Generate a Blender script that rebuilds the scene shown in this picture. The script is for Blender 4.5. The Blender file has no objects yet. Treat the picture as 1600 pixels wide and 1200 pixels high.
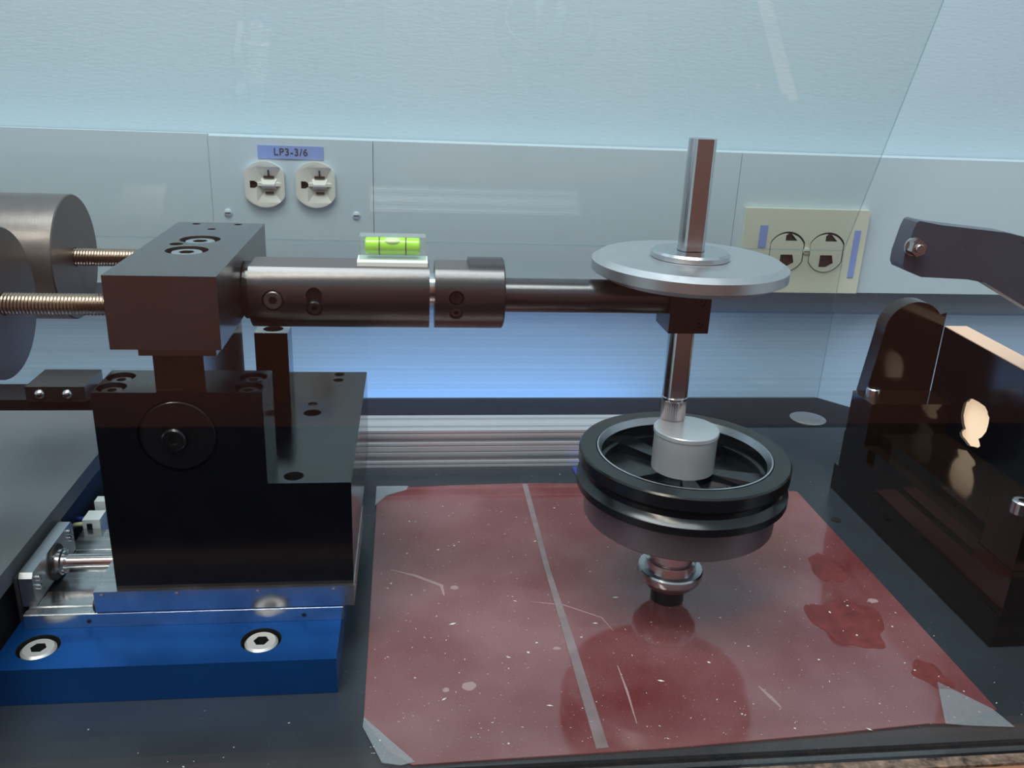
import bpy, bmesh, math, random
from mathutils import Vector, Matrix
random.seed(4)
PI = math.pi
scene = bpy.context.scene
C = scene.collection

# ------------------------------------------------------------------ camera, world, light, exposure
cam_d = bpy.data.cameras.new('camera')
cam = bpy.data.objects.new('camera', cam_d); C.objects.link(cam)
cam_d.sensor_width = 36.0
cam_d.lens = 1355.3 / 1600 * 36.0
cam_d.clip_start = 0.01
R_ = ((0.993280751, 0.000415278, 0.115728892),
      (-0.108472323, -0.345205415, 0.932237618),
      (0.040337378, -0.938527064, -0.342840848))      # columns: right, down, forward
cam.matrix_world = Matrix(((R_[0][0], -R_[0][1], -R_[0][2], 0.0),
                           (R_[1][0], -R_[1][1], -R_[1][2], 0.0),
                           (R_[2][0], -R_[2][1], -R_[2][2], 0.30),
                           (0, 0, 0, 1)))
scene.camera = cam

w = bpy.data.worlds.new('world'); scene.world = w; w.use_nodes = True
bg = w.node_tree.nodes['Background']
bg.inputs[0].default_value = (0.62, 0.76, 0.86, 1); bg.inputs[1].default_value = 0.42

def area(name, loc, target, sx, sy, power, col):
    l = bpy.data.lights.new(name, 'AREA'); l.shape = 'RECTANGLE'; l.size = sx; l.size_y = sy
    l.energy = power; l.color = col
    o = bpy.data.objects.new(name, l); C.objects.link(o); o.location = loc
    o.rotation_euler = (Vector(target) - Vector(loc)).to_track_quat('-Z', 'Y').to_euler()
    return o
area('ceiling_light', (-0.1, 0.15, 1.45), (0.05, 0.55, 0), 1.1, 0.5, 11, (0.93, 0.98, 1.0))
area('room_light', (-0.5, -0.35, 1.3), (0, -1.1, 0.1), 1.0, 0.4, 12, (1.0, 0.9, 0.8))
area('added_blue_fill', (0.07, 0.792, -0.06), (0.07, 0.83, 0.03), 0.36, 0.02, 0.11, (0.25, 0.5, 1.0))  # unseen lamp added to deepen the blue low on the splash panel

vs = scene.view_settings
vs.view_transform = 'Standard'; vs.look = 'None'; vs.gamma = 1.0; vs.use_curve_mapping = False
vs.exposure = 1.0
try:
    scene.cycles.use_denoising = True
    scene.cycles.sample_clamp_indirect = 6.0
    scene.cycles.transparent_max_bounces = 16
    scene.cycles.max_bounces = 10
except Exception:
    pass

# ------------------------------------------------------------------ materials
def srgb(r, g, b):
    f = lambda c: (c/255/12.92) if c/255 <= 0.04045 else ((c/255+0.055)/1.055)**2.4
    return (f(r), f(g), f(b), 1)

def mat(name, col, rough=0.5, metal=0.0, bump=0.0, bscale=200, vary=0.0, vscale=30, stretch=(1, 1, 1),
        rvary=0.0, ior=1.5, coat=0.0, spec=0.5, aniso=0):
    m = bpy.data.materials.new(name); m.use_nodes = True
    nt = m.node_tree; N = nt.nodes; L = nt.links
    b = N['Principled BSDF']
    b.inputs['Base Color'].default_value = col
    b.inputs['Roughness'].default_value = rough
    b.inputs['Metallic'].default_value = metal
    b.inputs['IOR'].default_value = ior
    b.inputs['Specular IOR Level'].default_value = spec
    b.inputs['Coat Weight'].default_value = coat
    tc = N.new('ShaderNodeTexCoord'); mp = N.new('ShaderNodeMapping')
    mp.inputs['Scale'].default_value = stretch
    L.new(tc.outputs['Object'], mp.inputs[0])
    if vary or rvary:
        n = N.new('ShaderNodeTexNoise'); n.inputs['Scale'].default_value = vscale
        n.inputs['Detail'].default_value = 6; L.new(mp.outputs[0], n.inputs['Vector'])
        if vary:
            h = N.new('ShaderNodeMapRange'); h.inputs[1].default_value = .3; h.inputs[2].default_value = .7
            h.inputs[3].default_value = 1-vary; h.inputs[4].default_value = 1+vary
            L.new(n.outputs[0], h.inputs[0])
            mx = N.new('ShaderNodeVectorMath'); mx.operation = 'SCALE'
            mx.inputs[0].default_value = col[:3]
            L.new(h.outputs[0], mx.inputs['Scale']); L.new(mx.outputs[0], b.inputs['Base Color'])
        if rvary:
            h = N.new('ShaderNodeMapRange'); h.inputs[1].default_value = .3; h.inputs[2].default_value = .7
            h.inputs[3].default_value = max(0.02, rough-rvary); h.inputs[4].default_value = rough+rvary
            L.new(n.outputs[0], h.inputs[0]); L.new(h.outputs[0], b.inputs['Roughness'])
    if bump:
        n = N.new('ShaderNodeTexNoise'); n.inputs['Scale'].default_value = bscale
        n.inputs['Detail'].default_value = 3; L.new(mp.outputs[0], n.inputs['Vector'])
        bp = N.new('ShaderNodeBump'); bp.inputs['Strength'].default_value = bump
        bp.inputs['Distance'].default_value = 0.001
        L.new(n.outputs[0], bp.inputs['Height']); L.new(bp.outputs[0], b.inputs['Normal'])
    return m

def clear(name, tint=(0.97, 0.99, 0.98, 1), rough=0.0, ior=1.5, haze=0.0):
    """thin clear sheet: see-through plus the true surface reflection"""
    m = bpy.data.materials.new(name); m.use_nodes = True
    nt = m.node_tree; N = nt.nodes; L = nt.links; N.remove(N['Principled BSDF'])
    out = N['Material Output']
    t = N.new('ShaderNodeBsdfTransparent'); t.inputs[0].default_value = tint
    g = N.new('ShaderNodeBsdfGlossy'); g.inputs['Roughness'].default_value = rough
    f = N.new('ShaderNodeFresnel'); ge = N.new('ShaderNodeNewGeometry')
    io = N.new('ShaderNodeMapRange')       # the sheet does not bend light, so both faces see the same index
    io.inputs[3].default_value = ior; io.inputs[4].default_value = 1/ior
    L.new(ge.outputs['Backfacing'], io.inputs[0]); L.new(io.outputs[0], f.inputs[0])
    mx = N.new('ShaderNodeMixShader'); L.new(f.outputs[0], mx.inputs[0])
    L.new(t.outputs[0], mx.inputs[1]); L.new(g.outputs[0], mx.inputs[2])
    if haze:
        d = N.new('ShaderNodeBsdfDiffuse'); d.inputs[0].default_value = (.75, .8, .85, 1)
        m2 = N.new('ShaderNodeMixShader'); m2.inputs[0].default_value = haze
        L.new(mx.outputs[0], m2.inputs[1]); L.new(d.outputs[0], m2.inputs[2]); L.new(m2.outputs[0], out.inputs[0])
    else:
        L.new(mx.outputs[0], out.inputs[0])
    return m

M = {}
M['wall'] = mat('painted_wall', (0.44, 0.57, 0.645, 1), .5, bump=.25, bscale=160, stretch=(1, 1, 3))
M['trunking'] = mat('trunking_paint', (0.49, 0.61, 0.67, 1), .42, bump=.1, bscale=300)
M['dark_edge'] = mat('seam_shadow', (0.25, 0.3, 0.32, 1), .6)
M['blue_panel'] = mat('blue_splash_panel', (0.47, 0.66, 0.88, 1), .16, vary=.08, vscale=60, stretch=(.02, 1, 6), rvary=.06)
M['bench'] = mat('dark_bench_laminate', (0.028, 0.035, 0.044, 1), .26, vary=.08, vscale=25, rvary=.03, ior=1.5)
M['black'] = mat('black_oxide_steel', (0.0025, 0.0025, 0.0045, 1), .14, vary=.3, vscale=60, rvary=.03, ior=1.58, bump=.01, bscale=900)
M['black_sat'] = mat('satin_black_oxide', (0.008, 0.008, 0.010, 1), .22, vary=.2, vscale=60, rvary=.03, ior=2.3, bump=.015, bscale=1400, stretch=(1, .2, 1))
M['black_shaft'] = mat('blued_shaft_steel', (0.010, 0.010, 0.013, 1), .24, metal=.05, vary=.4, vscale=120, rvary=.02, ior=1.75, stretch=(.2, 1, 1))
M['grey_steel'] = mat('turned_grey_steel', (0.15, 0.14, 0.135, 1), .32, metal=.75, rvary=.05, vscale=200, bump=.04, bscale=1500, stretch=(1, .1, .1))
M['steel'] = mat('bright_steel', (0.56, 0.58, 0.6, 1), .2, metal=1, rvary=.02, vscale=200)
M['steel_face'] = mat('faced_steel', (0.50, 0.52, 0.54, 1), .36, metal=.9, rvary=.05, vscale=100, bump=.03, bscale=1200)
M['ground_steel'] = mat('ground_steel', (0.52, 0.53, 0.54, 1), .2, metal=.97, rvary=.08, vscale=60, vary=.15, stretch=(1, 5, 1))
M['alu'] = mat('aluminium', (0.66, 0.70, 0.74, 1), .25, metal=.55, rvary=.0)
M['alu_satin'] = mat('satin_aluminium', (0.55, 0.58, 0.62, 1), .36, metal=1, rvary=.05, vscale=400)
M['chrome'] = mat('screw_steel', (0.62, 0.63, 0.64, 1), .2, metal=1)
M['chrome_lt'] = mat('zinc_screw', (0.72, 0.72, 0.71, 1), .36, metal=.6, bump=.1, bscale=1800)
M['socket'] = mat('screw_recess', (0.03, 0.03, 0.03, 1), .45, metal=.5)
M['hole'] = mat('bore_inside', (0.010, 0.009, 0.009, 1), .5)
M['blue'] = mat('blue_anodised', (0.004, 0.11, 0.44, 1), .3, metal=.75, vary=.06, vscale=40, rvary=.03, bump=.02, bscale=2500)
M['pulley'] = mat('black_pulley_metal', (0.007, 0.008, 0.010, 1), .22, metal=.1, ior=1.6, rvary=.02, vscale=60)
M['drum'] = mat('dark_drum_metal', (0.24, 0.24, 0.27, 1), .34, metal=.8, rvary=.06, vscale=400)
M['thread'] = mat('threaded_rod_steel', (0.36, 0.27, 0.20, 1), .28, metal=1)
M['cover'] = mat('grey_cover', (0.11, 0.125, 0.14, 1), .5, bump=.3, bscale=900, vary=.06, vscale=20)
M['cover_side'] = mat('dark_cover_side', (0.02, 0.02, 0.022, 1), .4)
M['mount'] = mat('motor_mount', (0.09, 0.09, 0.09, 1), .35, metal=.6)
M['cream'] = mat('cream_plastic', (0.60, 0.62, 0.52, 1), .35)
M['white_plastic'] = mat('white_socket_plastic', (0.66, 0.67, 0.62, 1), .3)
M['slot'] = mat('socket_slot', (0.035, 0.025, 0.02, 1), .6)
M['tape_blue'] = mat('blue_label_tape', (0.24, 0.33, 0.66, 1), .5)
M['tape_dark'] = mat('masking_tape_blue', (0.03, 0.05, 0.30, 1), .5)
M['ink'] = mat('black_ink', (0.06, 0.07, 0.09, 1), .6)
M['vial_body'] = clear('clear_acrylic', (0.93, 0.98, 0.95, 1), .02, 1.5, haze=.10)
M['level_base'] = mat('white_level_base', (0.74, 0.80, 0.76, 1), .3)
M['fluid'] = mat('green_fluid', (0.42, 0.85, 0.02, 1), .15, coat=.6)
M['fluid_lt'] = mat('bubble_green', (0.72, 0.90, 0.45, 1), .1, coat=.6)
M['ring'] = mat('vial_ring', (0.03, 0.06, 0.02, 1), .4)
M['pane'] = clear('clear_shield_sheet', (0.975, 0.985, 0.975, 1), 0.0, 1.5)
M['pane_edge'] = clear('shield_cut_edge', (0.60, 0.72, 0.75, 1), .1, 1.5, haze=.06)
M['clear_tape'] = clear('clear_tape_film', (0.86, 0.92, 0.95, 1), .25, 1.6, haze=.16)
M['strip'] = mat('film_joint_strip', (0.22, 0.17, 0.18, 1), .35, vary=.2, vscale=80, ior=1.5)
M['dust'] = mat('white_dust', (0.75, 0.75, 0.75, 1), .6)
M['dark_plastic'] = mat('black_plastic', (0.005, 0.005, 0.006, 1), .2)
M['wood'] = mat('wood_edge', (0.16, 0.075, 0.035, 1), .5, vary=.5, vscale=40, stretch=(.1, 1, 1))
M['rust'] = mat('rusty_strip', (0.10, 0.07, 0.05, 1), .6, vary=.9, vscale=220, bump=.6, bscale=500)
M['brown_wall'] = mat('red_brown_wall', (0.25, 0.085, 0.06, 1), .7, vary=.15, vscale=2)
M['orange'] = mat('orange_board', (0.70, 0.16, 0.03, 1), .6, vary=.3, vscale=5)
M['dark_floor'] = mat('dark_floor', (0.012, 0.013, 0.02, 1), .6)
M['peach'] = mat('peach_reflection', (0.80, 0.52, 0.36, 1), .35, coat=.3)  # warm reflection painted as a surface colour
M['rear'] = mat('black_rear_strip', (0.006, 0.006, 0.008, 1), .35, ior=1.3)
M['arm'] = mat('slate_anodised_arm', (0.040, 0.046, 0.070, 1), .3, ior=1.6, rvary=.06, vscale=40)
M['white_plug'] = mat('white_plug', (0.75, 0.82, 0.80, 1), .3)
M['wire_y'] = mat('pale_yellow_wire', (0.7, 0.68, 0.4, 1), .4)
M['column'] = mat('column_brown_reflection', (0.022, 0.008, 0.004, 1), .16, ior=1.6)  # black part; brown of an orange reflection put into the base colour
M['brown_reflection'] = mat('block_brown_reflection', (0.010, 0.005, 0.003, 1), .10, ior=1.55, rvary=.03, vscale=40, vary=.2)  # warm brown reflection painted into a black finish

# red film: dusty, glossy, blotched
def film_material():
    m = bpy.data.materials.new('red_protective_film'); m.use_nodes = True
    nt = m.node_tree; N = nt.nodes; L = nt.links; b = N['Principled BSDF']
    tc = N.new('ShaderNodeTexCoord')
    n1 = N.new('ShaderNodeTexNoise'); n1.inputs['Scale'].default_value = 14; n1.inputs['Detail'].default_value = 8
    L.new(tc.outputs['Object'], n1.inputs['Vector'])
    r1 = N.new('ShaderNodeValToRGB')
    r1.color_ramp.elements[0].position = .36; r1.color_ramp.elements[0].color = (0.15, 0.033, 0.035, 1)
    r1.color_ramp.elements[1].position = .62; r1.color_ramp.elements[1].color = (0.22, 0.088, 0.095, 1)
    L.new(n1.outputs[0], r1.inputs[0])
    n2 = N.new('ShaderNodeTexNoise'); n2.inputs['Scale'].default_value = 900; n2.inputs['Detail'].default_value = 2
    L.new(tc.outputs['Object'], n2.inputs['Vector'])
    r2 = N.new('ShaderNodeMapRange'); r2.inputs[1].default_value = .66; r2.inputs[2].default_value = .82
    L.new(n2.outputs[0], r2.inputs[0])
    mx = N.new('ShaderNodeMix'); mx.data_type = 'RGBA'
    L.new(r2.outputs[0], mx.inputs[0]); L.new(r1.outputs[0], mx.inputs[6]); mx.inputs[7].default_value = (0.42, .32, .32, 1)
    L.new(mx.outputs[2], b.inputs['Base Color'])
    r3 = N.new('ShaderNodeMapRange'); r3.inputs[1].default_value = .35; r3.inputs[2].default_value = .65
    r3.inputs[3].default_value = .04; r3.inputs[4].default_value = .12
    L.new(n1.outputs[0], r3.inputs[0]); L.new(r3.outputs[0], b.inputs['Roughness'])
    b.inputs['IOR'].default_value = 1.85
    n4 = N.new('ShaderNodeTexNoise'); n4.inputs['Scale'].default_value = 7; L.new(tc.outputs['Object'], n4.inputs['Vector'])
    bp = N.new('ShaderNodeBump'); bp.inputs['Strength'].default_value = .06; bp.inputs['Distance'].default_value = .003
    L.new(n4.outputs[0], bp.inputs['Height']); L.new(bp.outputs[0], b.inputs['Normal'])
    return m
M['film'] = film_material()

# ------------------------------------------------------------------ mesh helpers
def link(name, me, m, parent=None, kind=None, smooth=None):
    o = bpy.data.objects.new(name, me); C.objects.link(o)
    if m is not None:
        if not me.materials:
            me.materials.append(m)
    if parent is not None:
        o.parent = parent
        o.matrix_parent_inverse = parent.matrix_world.inverted()
    if kind: o['kind'] = kind
    if smooth:
        for p in me.polygons: p.use_smooth = True
        try: me.set_sharp_from_angle(angle=math.radians(smooth))
        except Exception: pass
    return o

def tag(o, label, cat, group=None, kind=None):
    o['label'] = label; o['category'] = cat
    if group: o['group'] = group
    if kind: o['kind'] = kind
    return o

def thing(name, loc, label, cat, group=None):
    o = bpy.data.objects.new(name, None); o.empty_display_size = .01; C.objects.link(o)
    o.location = loc
    bpy.context.view_layer.update()
    return tag(o, label, cat, group)

def done(bm, name):
    bmesh.ops.recalc_face_normals(bm, faces=bm.faces)
    me = bpy.data.meshes.new(name); bm.to_mesh(me); bm.free(); return me

def bevel(bm, w, seg=2, ang=30):
    if w <= 0: return
    ed = [e for e in bm.edges if len(e.link_faces) == 2 and e.calc_face_angle(0) > math.radians(ang)]
    bmesh.ops.bevel(bm, geom=ed, offset=w, segments=seg, profile=.5, affect='EDGES')

def add_box(bm, x0, x1, y0, y1, z0, z1):
    v = [bm.verts.new(p) for p in ((x0,y0,z0),(x1,y0,z0),(x1,y1,z0),(x0,y1,z0),(x0,y0,z1),(x1,y0,z1),(x1,y1,z1),(x0,y1,z1))]
    for f in ((0,3,2,1),(4,5,6,7),(0,1,5,4),(1,2,6,5),(2,3,7,6),(3,0,4,7)):
        bm.faces.new([v[i] for i in f])
    return v

def box_me(x0, x1, y0, y1, z0, z1, bev=.0004, seg=1):
    bm = bmesh.new(); add_box(bm, x0, x1, y0, y1, z0, z1); bevel(bm, bev, seg); return done(bm, 'm')

AX = {'z': Matrix.Identity(3),
      'x': Matrix(((0,0,1),(0,1,0),(-1,0,0))),      # local z -> world x
      'y': Matrix(((1,0,0),(0,0,1),(0,-1,0)))}      # local z -> world y

def add_lathe(bm, prof, c=(0,0,0), axis='z', seg=64):
    """prof: list of (r, h) ; closed with caps where r = 0"""
    R = AX[axis]; c = Vector(c); rings = []
    for r, h in prof:
        if r <= 1e-9:
            rings.append([bm.verts.new(R @ Vector((0,0,h)) + c)])
        else:
            rings.append([bm.verts.new(R @ Vector((r*math.cos(2*PI*i/seg), r*math.sin(2*PI*i/seg), h)) + c) for i in range(seg)])
    for a, b in zip(rings, rings[1:]):
        for i in range(seg):
            j = (i+1) % seg
            if len(a) == 1 and len(b) == 1: continue
            if len(a) == 1: bm.faces.new((a[0], b[i], b[j]))
            elif len(b) == 1: bm.faces.new((a[i], a[j], b[0]))
            else: bm.faces.new((a[i], a[j], b[j], b[i]))

def lathe_me(prof, c=(0,0,0), axis='z', seg=64):
    bm = bmesh.new(); add_lathe(bm, prof, c, axis, seg); return done(bm, 'm')

def cyl_me(r, c, axis, h0, h1, seg=48, ch=.0004):
    return lathe_me([(0,h0),(r-ch,h0),(r,h0+ch),(r,h1-ch),(r-ch,h1),(0,h1)], c, axis, seg)

def prism_me(poly, axis, a0, a1, bev=0, seg=1):
    """poly of 2D points, extruded along axis from a0 to a1. axis x: (y,z); y: (x,z); z: (x,y)"""
    bm = bmesh.new()
    def P(p, a):
        return {'x': (a, p[0], p[1]), 'y': (p[0], a, p[1]), 'z': (p[0], p[1], a)}[axis]
    A = [bm.verts.new(P(p, a0)) for p in poly]; B = [bm.verts.new(P(p, a1)) for p in poly]
    bm.faces.new(A); bm.faces.new(B[::-1])
    n = len(poly)
    for i in range(n):
        bm.faces.new((A[i], B[i], B[(i+1) % n], A[(i+1) % n]))
    bevel(bm, bev, seg); return done(bm, 'm')

def cut(me, cutters, hole_mat=None):
    """boolean difference, returns a new mesh"""
    base = bpy.data.objects.new('tmp', me); C.objects.link(base)
    tmp = []
    if hole_mat is not None and me.materials: me.materials.append(hole_mat)
    for k in cutters:
        o = bpy.data.objects.new('tmpc', k); C.objects.link(o); tmp.append(o)
        if not k.materials: k.materials.append(hole_mat if hole_mat is not None else me.materials[0])
        md = base.modifiers.new('b', 'BOOLEAN'); md.operation = 'DIFFERENCE'; md.object = o; md.solver = 'EXACT'
        md.material_mode = 'TRANSFER'
    dg = bpy.context.evaluated_depsgraph_get()
    out = bpy.data.meshes.new_from_object(base.evaluated_get(dg))
    for o in tmp + [base]: bpy.data.objects.remove(o)
    return out

def drill(x, y, z, r, depth, axis='z', seg=40):
    """a cutter going down from (x,y,z) by depth"""
    if axis == 'z': return lathe_me([(0,-depth),(r,-depth),(r,.004),(0,.004)], (x,y,z), 'z', seg)
    if axis == 'y': return lathe_me([(0,-.004),(r,-.004),(r,depth),(0,depth)], (x,y,z), 'y', seg)
    return lathe_me([(0,-depth),(r,-depth),(r,.004),(0,.004)], (x,y,z), 'x', seg)

def cap_screw(parent, x, y, z, r, h, axis='z', m='chrome_lt', name='socket_screw', flip=1, sm='socket'):
    """socket head screw, head top at the given point, axis points outwards"""
    prof = [(0,-h),(r,-h),(r,-r*.14),(r*.86,0),(r*.58,0)]
    hexr = r*.47
    bm = bmesh.new(); seg = 36
    Rm = AX[axis]; c = Vector((x,y,z))
    def T(px, py, ph): return Rm @ Vector((px, py, ph*flip)) + c
    rings = []
    for rr, hh in prof:
        if rr == 0: rings.append([bm.verts.new(T(0,0,hh))])
        else: rings.append([bm.verts.new(T(rr*math.cos(2*PI*i/seg), rr*math.sin(2*PI*i/seg), hh)) for i in range(seg)])
    def hexp(i):
        a = 2*PI*i/seg; k = math.cos(PI/6)/math.cos((a % (PI/3)) - PI/6)
        return hexr*k*math.cos(a), hexr*k*math.sin(a)
    rings.append([bm.verts.new(T(*hexp(i), 0)) for i in range(seg)])
    rings.append([bm.verts.new(T(*hexp(i), -h*.6)) for i in range(seg)])
    rings.append([bm.verts.new(T(0,0,-h*.62))])
    for a, b in zip(rings, rings[1:]):
        for i in range(seg):
            j = (i+1) % seg
            if len(a) == 1: bm.faces.new((a[0], b[i], b[j]))
            elif len(b) == 1: bm.faces.new((a[i], a[j], b[0]))
            else: bm.faces.new((a[i], a[j], b[j], b[i]))
    me = done(bm, 'm'); me.materials.append(M[m]); me.materials.append(M[sm])
    n = len(me.polygons)
    for i, p in enumerate(me.polygons):
        if i >= n - seg*2: p.material_index = 1
    return link(name, me, None, parent, smooth=35)

def tube_me(pts, r, seg=12):
    bm = bmesh.new(); rings = []
    pts = [Vector(p) for p in pts]
    for i, p in enumerate(pts):
        d = (pts[min(i+1, len(pts)-1)] - pts[max(i-1, 0)]).normalized()
        u = d.cross(Vector((0,0,1)))
        if u.length < 1e-3: u = d.cross(Vector((0,1,0)))
        u.normalize(); v = d.cross(u)
        rings.append([bm.verts.new(p + r*(math.cos(2*PI*k/seg)*u + math.sin(2*PI*k/seg)*v)) for k in range(seg)])
    for a, b in zip(rings, rings[1:]):
        for i in range(seg):
            bm.faces.new((a[i], a[(i+1) % seg], b[(i+1) % seg], b[i]))
    bm.faces.new(rings[0]); bm.faces.new(rings[-1][::-1])
    return done(bm, 'm')

def thread_me(x0, x1, y, z, r, pitch, seg=28):
    """threaded rod along x"""
    bm = bmesh.new(); prof = []
    x = x0
    prof = [(0, 0)]
    n = int((x1-x0)/pitch)
    bm2 = []
    rings = []
    for k in range(n*4+1):
        ph = k/4.0
        rr_c = []
        for i in range(seg):
            a = 2*PI*i/seg
            t = (ph + i/seg) % 1.0
            rr = r*(0.86 + 0.14*abs(2*t-1))
            rr_c.append(bm.verts.new((x0 + (x1-x0)*k/(n*4), y + rr*math.cos(a), z + rr*math.sin(a))))
        rings.append(rr_c)
    for a, b in zip(rings, rings[1:]):
        for i in range(seg):
            bm.faces.new((a[i], a[(i+1) % seg], b[(i+1) % seg], b[i]))
    bm.faces.new(rings[0]); bm.faces.new(rings[-1][::-1])
    return done(bm, 'm')

# ------------------------------------------------------------------ room
o = link('wall_back', box_me(-1.6, 1.8, .84, .92, -.8, 1.3, 0), M['wall'], kind='structure')
o = link('floor', box_me(-1.6, 1.8, -1.3, .92, -.86, -.80, 0), M['dark_floor'], kind='structure')
o = link('wall_front', box_me(-1.6, 1.8, -.98, -.90, -.34, .9, 0), M['brown_wall'], kind='structure')

link('baseboard_front', box_me(-1.6, 1.8, -.98, -.90, -.8, -.3405, 0), M['dark_floor'], kind='structure')

# blue splash panel on the wall below the trunking
sp = link('splash_panel', box_me(-.75, 1.2, .832, .84, -.09, .072, .0006), M['blue_panel'])
tag(sp, 'pale blue glossy panel along the wall right behind the dark bench', 'wall panel')

# trunking
tr = thing('wall_trunking', (.1, .84, .1), 'pale grey surface cable trunking running along the wall with flush covers', 'cable trunking')
ZT0, ZT1 = .103, .234
link('back_channel', box_me(-.75, 1.2, .806, .839, ZT0, ZT1-.001, .001), M['trunking'], tr)
for a, b, d in ((-.75, -.17475, 0), (-.17425, -.0338, -.0012), (-.0334, .3048, -.0002), (.3052, 1.2, -.0008)):
    link('cover', box_me(a, b, .800+d, .806, ZT0, ZT1+(0.0015 if a < -.5 else 0), .0012, 2), M['trunking'], tr)
for sx in (-.1614, -.0490):
    s = lathe_me([(0,0),(.0036,0),(.0036,-.0008),(.0024,-.0018),(0,-.002)], (sx, .7988, .1684), 'y', 24)
    s = link('cover_screw', s, M['trunking'], tr, smooth=40)
    link('screw_slot', box_me(sx-.0024, sx+.0024, .7966, .7971, .1680, .1688, 0), M['slot'], s)

# ------------------------------------------------------------------ receptacles
def oval(w2, h2, n=40, cx=0, cz=0, r=None):
    """circle of radius r with flat left and right sides"""
    r = r or h2; pts = []
    for i in range(n):
        a = 2*PI*i/n
        x = max(-w2, min(w2, r*math.cos(a))); z = r*math.sin(a)
        pts.append((cx+x, cz+z))
    out = []
    for p in pts:
        if not out or (abs(p[0]-out[-1][0]) + abs(p[1]-out[-1][1])) > 1e-5: out.append(p)
    return out

def frustum_me(base, top, y0, y1, cx, cz):
    """base, top: (x0,x1,z0,z1) rectangles at y0 and y1"""
    bm = bmesh.new()
    q = lambda r, y: [bm.verts.new((cx+a, y, cz+b)) for a, b in ((r[0],r[2]),(r[1],r[2]),(r[1],r[3]),(r[0],r[3]))]
    A = q(base, y0); B = q(top, y1)
    bm.faces.new(A); bm.faces.new(B[::-1])
    for i in range(4): bm.faces.new((A[i], B[i], B[(i+1)%4], A[(i+1)%4]))
    return done(bm, 'm')

def receptacle(cx, cz, yf, label, m='white_plastic'):
    t = thing('power_outlet', (cx, yf+.003, cz), label, 'outlet', 'outlets on the trunking cover')
    body = prism_me(oval(.0170, .0200, 48, cx, cz), 'y', yf-.0045, yf+.002, .0009, 2)
    body.materials.append(M[m])
    # hourglass pocket, shallow and with sloping sides, opens above and below the bridge
    pock = frustum_me((-.0062,.0062,.0022,.0070), (-.0120,.0120,.0012,.0165), yf-.0005, yf-.0052, cx+.0035, cz)
    pock2 = frustum_me((-.0050,.0050,-.0080,-.0022), (-.0115,.0115,-.0168,-.0012), yf-.0005, yf-.0052, cx+.0035, cz)
    gh = prism_me([(cx-.0125,cz-.0032),(cx-.0085,cz-.0032),(cx-.0062,cz-.0015),(cx-.0062,cz+.0012),(cx-.0085,cz+.0030),(cx-.0125,cz+.0030)], 'y', yf-.006, yf-.001)
    gh.materials.append(M['slot'])
    pock.materials.append(M[m]); pock2.materials.append(M[m])
    me = cut(body, [pock, pock2, gh])
    link('face', me, None, t, smooth=30)
    # bridge between the blade slots: a small roof-shaped bar
    link('bridge', frustum_me((-.0070,.0070,-.0058,.0050), (-.0052,.0052,-.0010,.0004), yf-.0006, yf-.0062, cx+.0035, cz), M[m], t)
    link('blade_slot', box_me(cx-.0010, cx+.0080, yf-.0026, yf-.0008, cz+.0056, cz+.0072, 0), M['slot'], t)
    link('neutral_slot', box_me(cx+.0028, cx+.0042, yf-.0034, yf-.0008, cz+.0070, cz+.0125, 0), M['slot'], t)
    link('lower_slot', box_me(cx-.0001, cx+.0071, yf-.0028, yf-.0008, cz-.0080, cz-.0064, 0), M['slot'], t)
    return t
receptacle(-.1278, .1945, .7988, 'left of two white outlets below the lettered blue label')
receptacle(-.0839, .1951, .7988, 'right of two white outlets below the lettered blue label')

def text_me(s, size, x, y, z, rot=0, axis='y', m='ink'):
    cu = bpy.data.curves.new('t', 'FONT'); cu.body = s; cu.size = size; cu.align_x = 'CENTER'; cu.align_y = 'CENTER'
    cu.offset = .00012*size/.008; cu.extrude = .00008; cu.space_character = 1.12
    ob = bpy.data.objects.new('t', cu); C.objects.link(ob)
    dg = bpy.context.evaluated_depsgraph_get()
    me = bpy.data.meshes.new_from_object(ob.evaluated_get(dg)); bpy.data.objects.remove(ob)
    mt = Matrix.Translation((x,y,z)) @ (Matrix.Rotation(PI/2, 4, 'X') @ Matrix.Rotation(rot, 4, 'Z'))
    me.transform(mt); me.materials.clear(); me.materials.append(M[m]); return me

lb = link('label_tape', box_me(-.1327, -.0765, .7980, .7987, .2165, .2277, 0), M['tape_blue'])
bpy.context.view_layer.update()
tag(lb, 'blue printed label reading LP3-3/6 above two outlets', 'label')
link('lettering', text_me('LP3-3/6', .0085, -.1046, .7978, .2222), None, lb)

# right hand cream outlet plate
ro = thing('outlet_plate', (.374, .799, .145), 'cream wide outlet plate behind the steel disc at the trunking end', 'outlet')
pl = box_me(.3135, .4365, .7925, .7990, .1040, .1850, .0028, 3); pl.materials.append(M['cream'])
cuts = []
for cx in (.3585, .3985):
    k = prism_me(oval(.0172, .0195, 40, cx, .1440), 'y', .788, .7945); k.materials.append(M['slot']); cuts.append(k)
link('plate', cut(pl, cuts), None, ro, smooth=35)
for cx in (.3585, .3985):
    f = prism_me(oval(.0162, .0182, 40, cx-.0004, .1434), 'y', .7915, .7950, .0008, 2)
    f.materials.append(M['cream'])
    k1 = prism_me([(cx-.006,.130),(cx+.001,.130),(cx+.008,.134),(cx+.006,.1415),(cx-.006,.1415)], 'y', .789, .7935)
    k2 = prism_me([(cx-.003,.155),(cx+.009,.155),(cx+.004,.160),(cx+.001,.163),(cx-.003,.160)], 'y', .789, .7935)
    k1.materials.append(M['slot']); k2.materials.append(M['slot'])
    link('receptacle_face', cut(f, [k1, k2]), None, ro, smooth=35)
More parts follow.
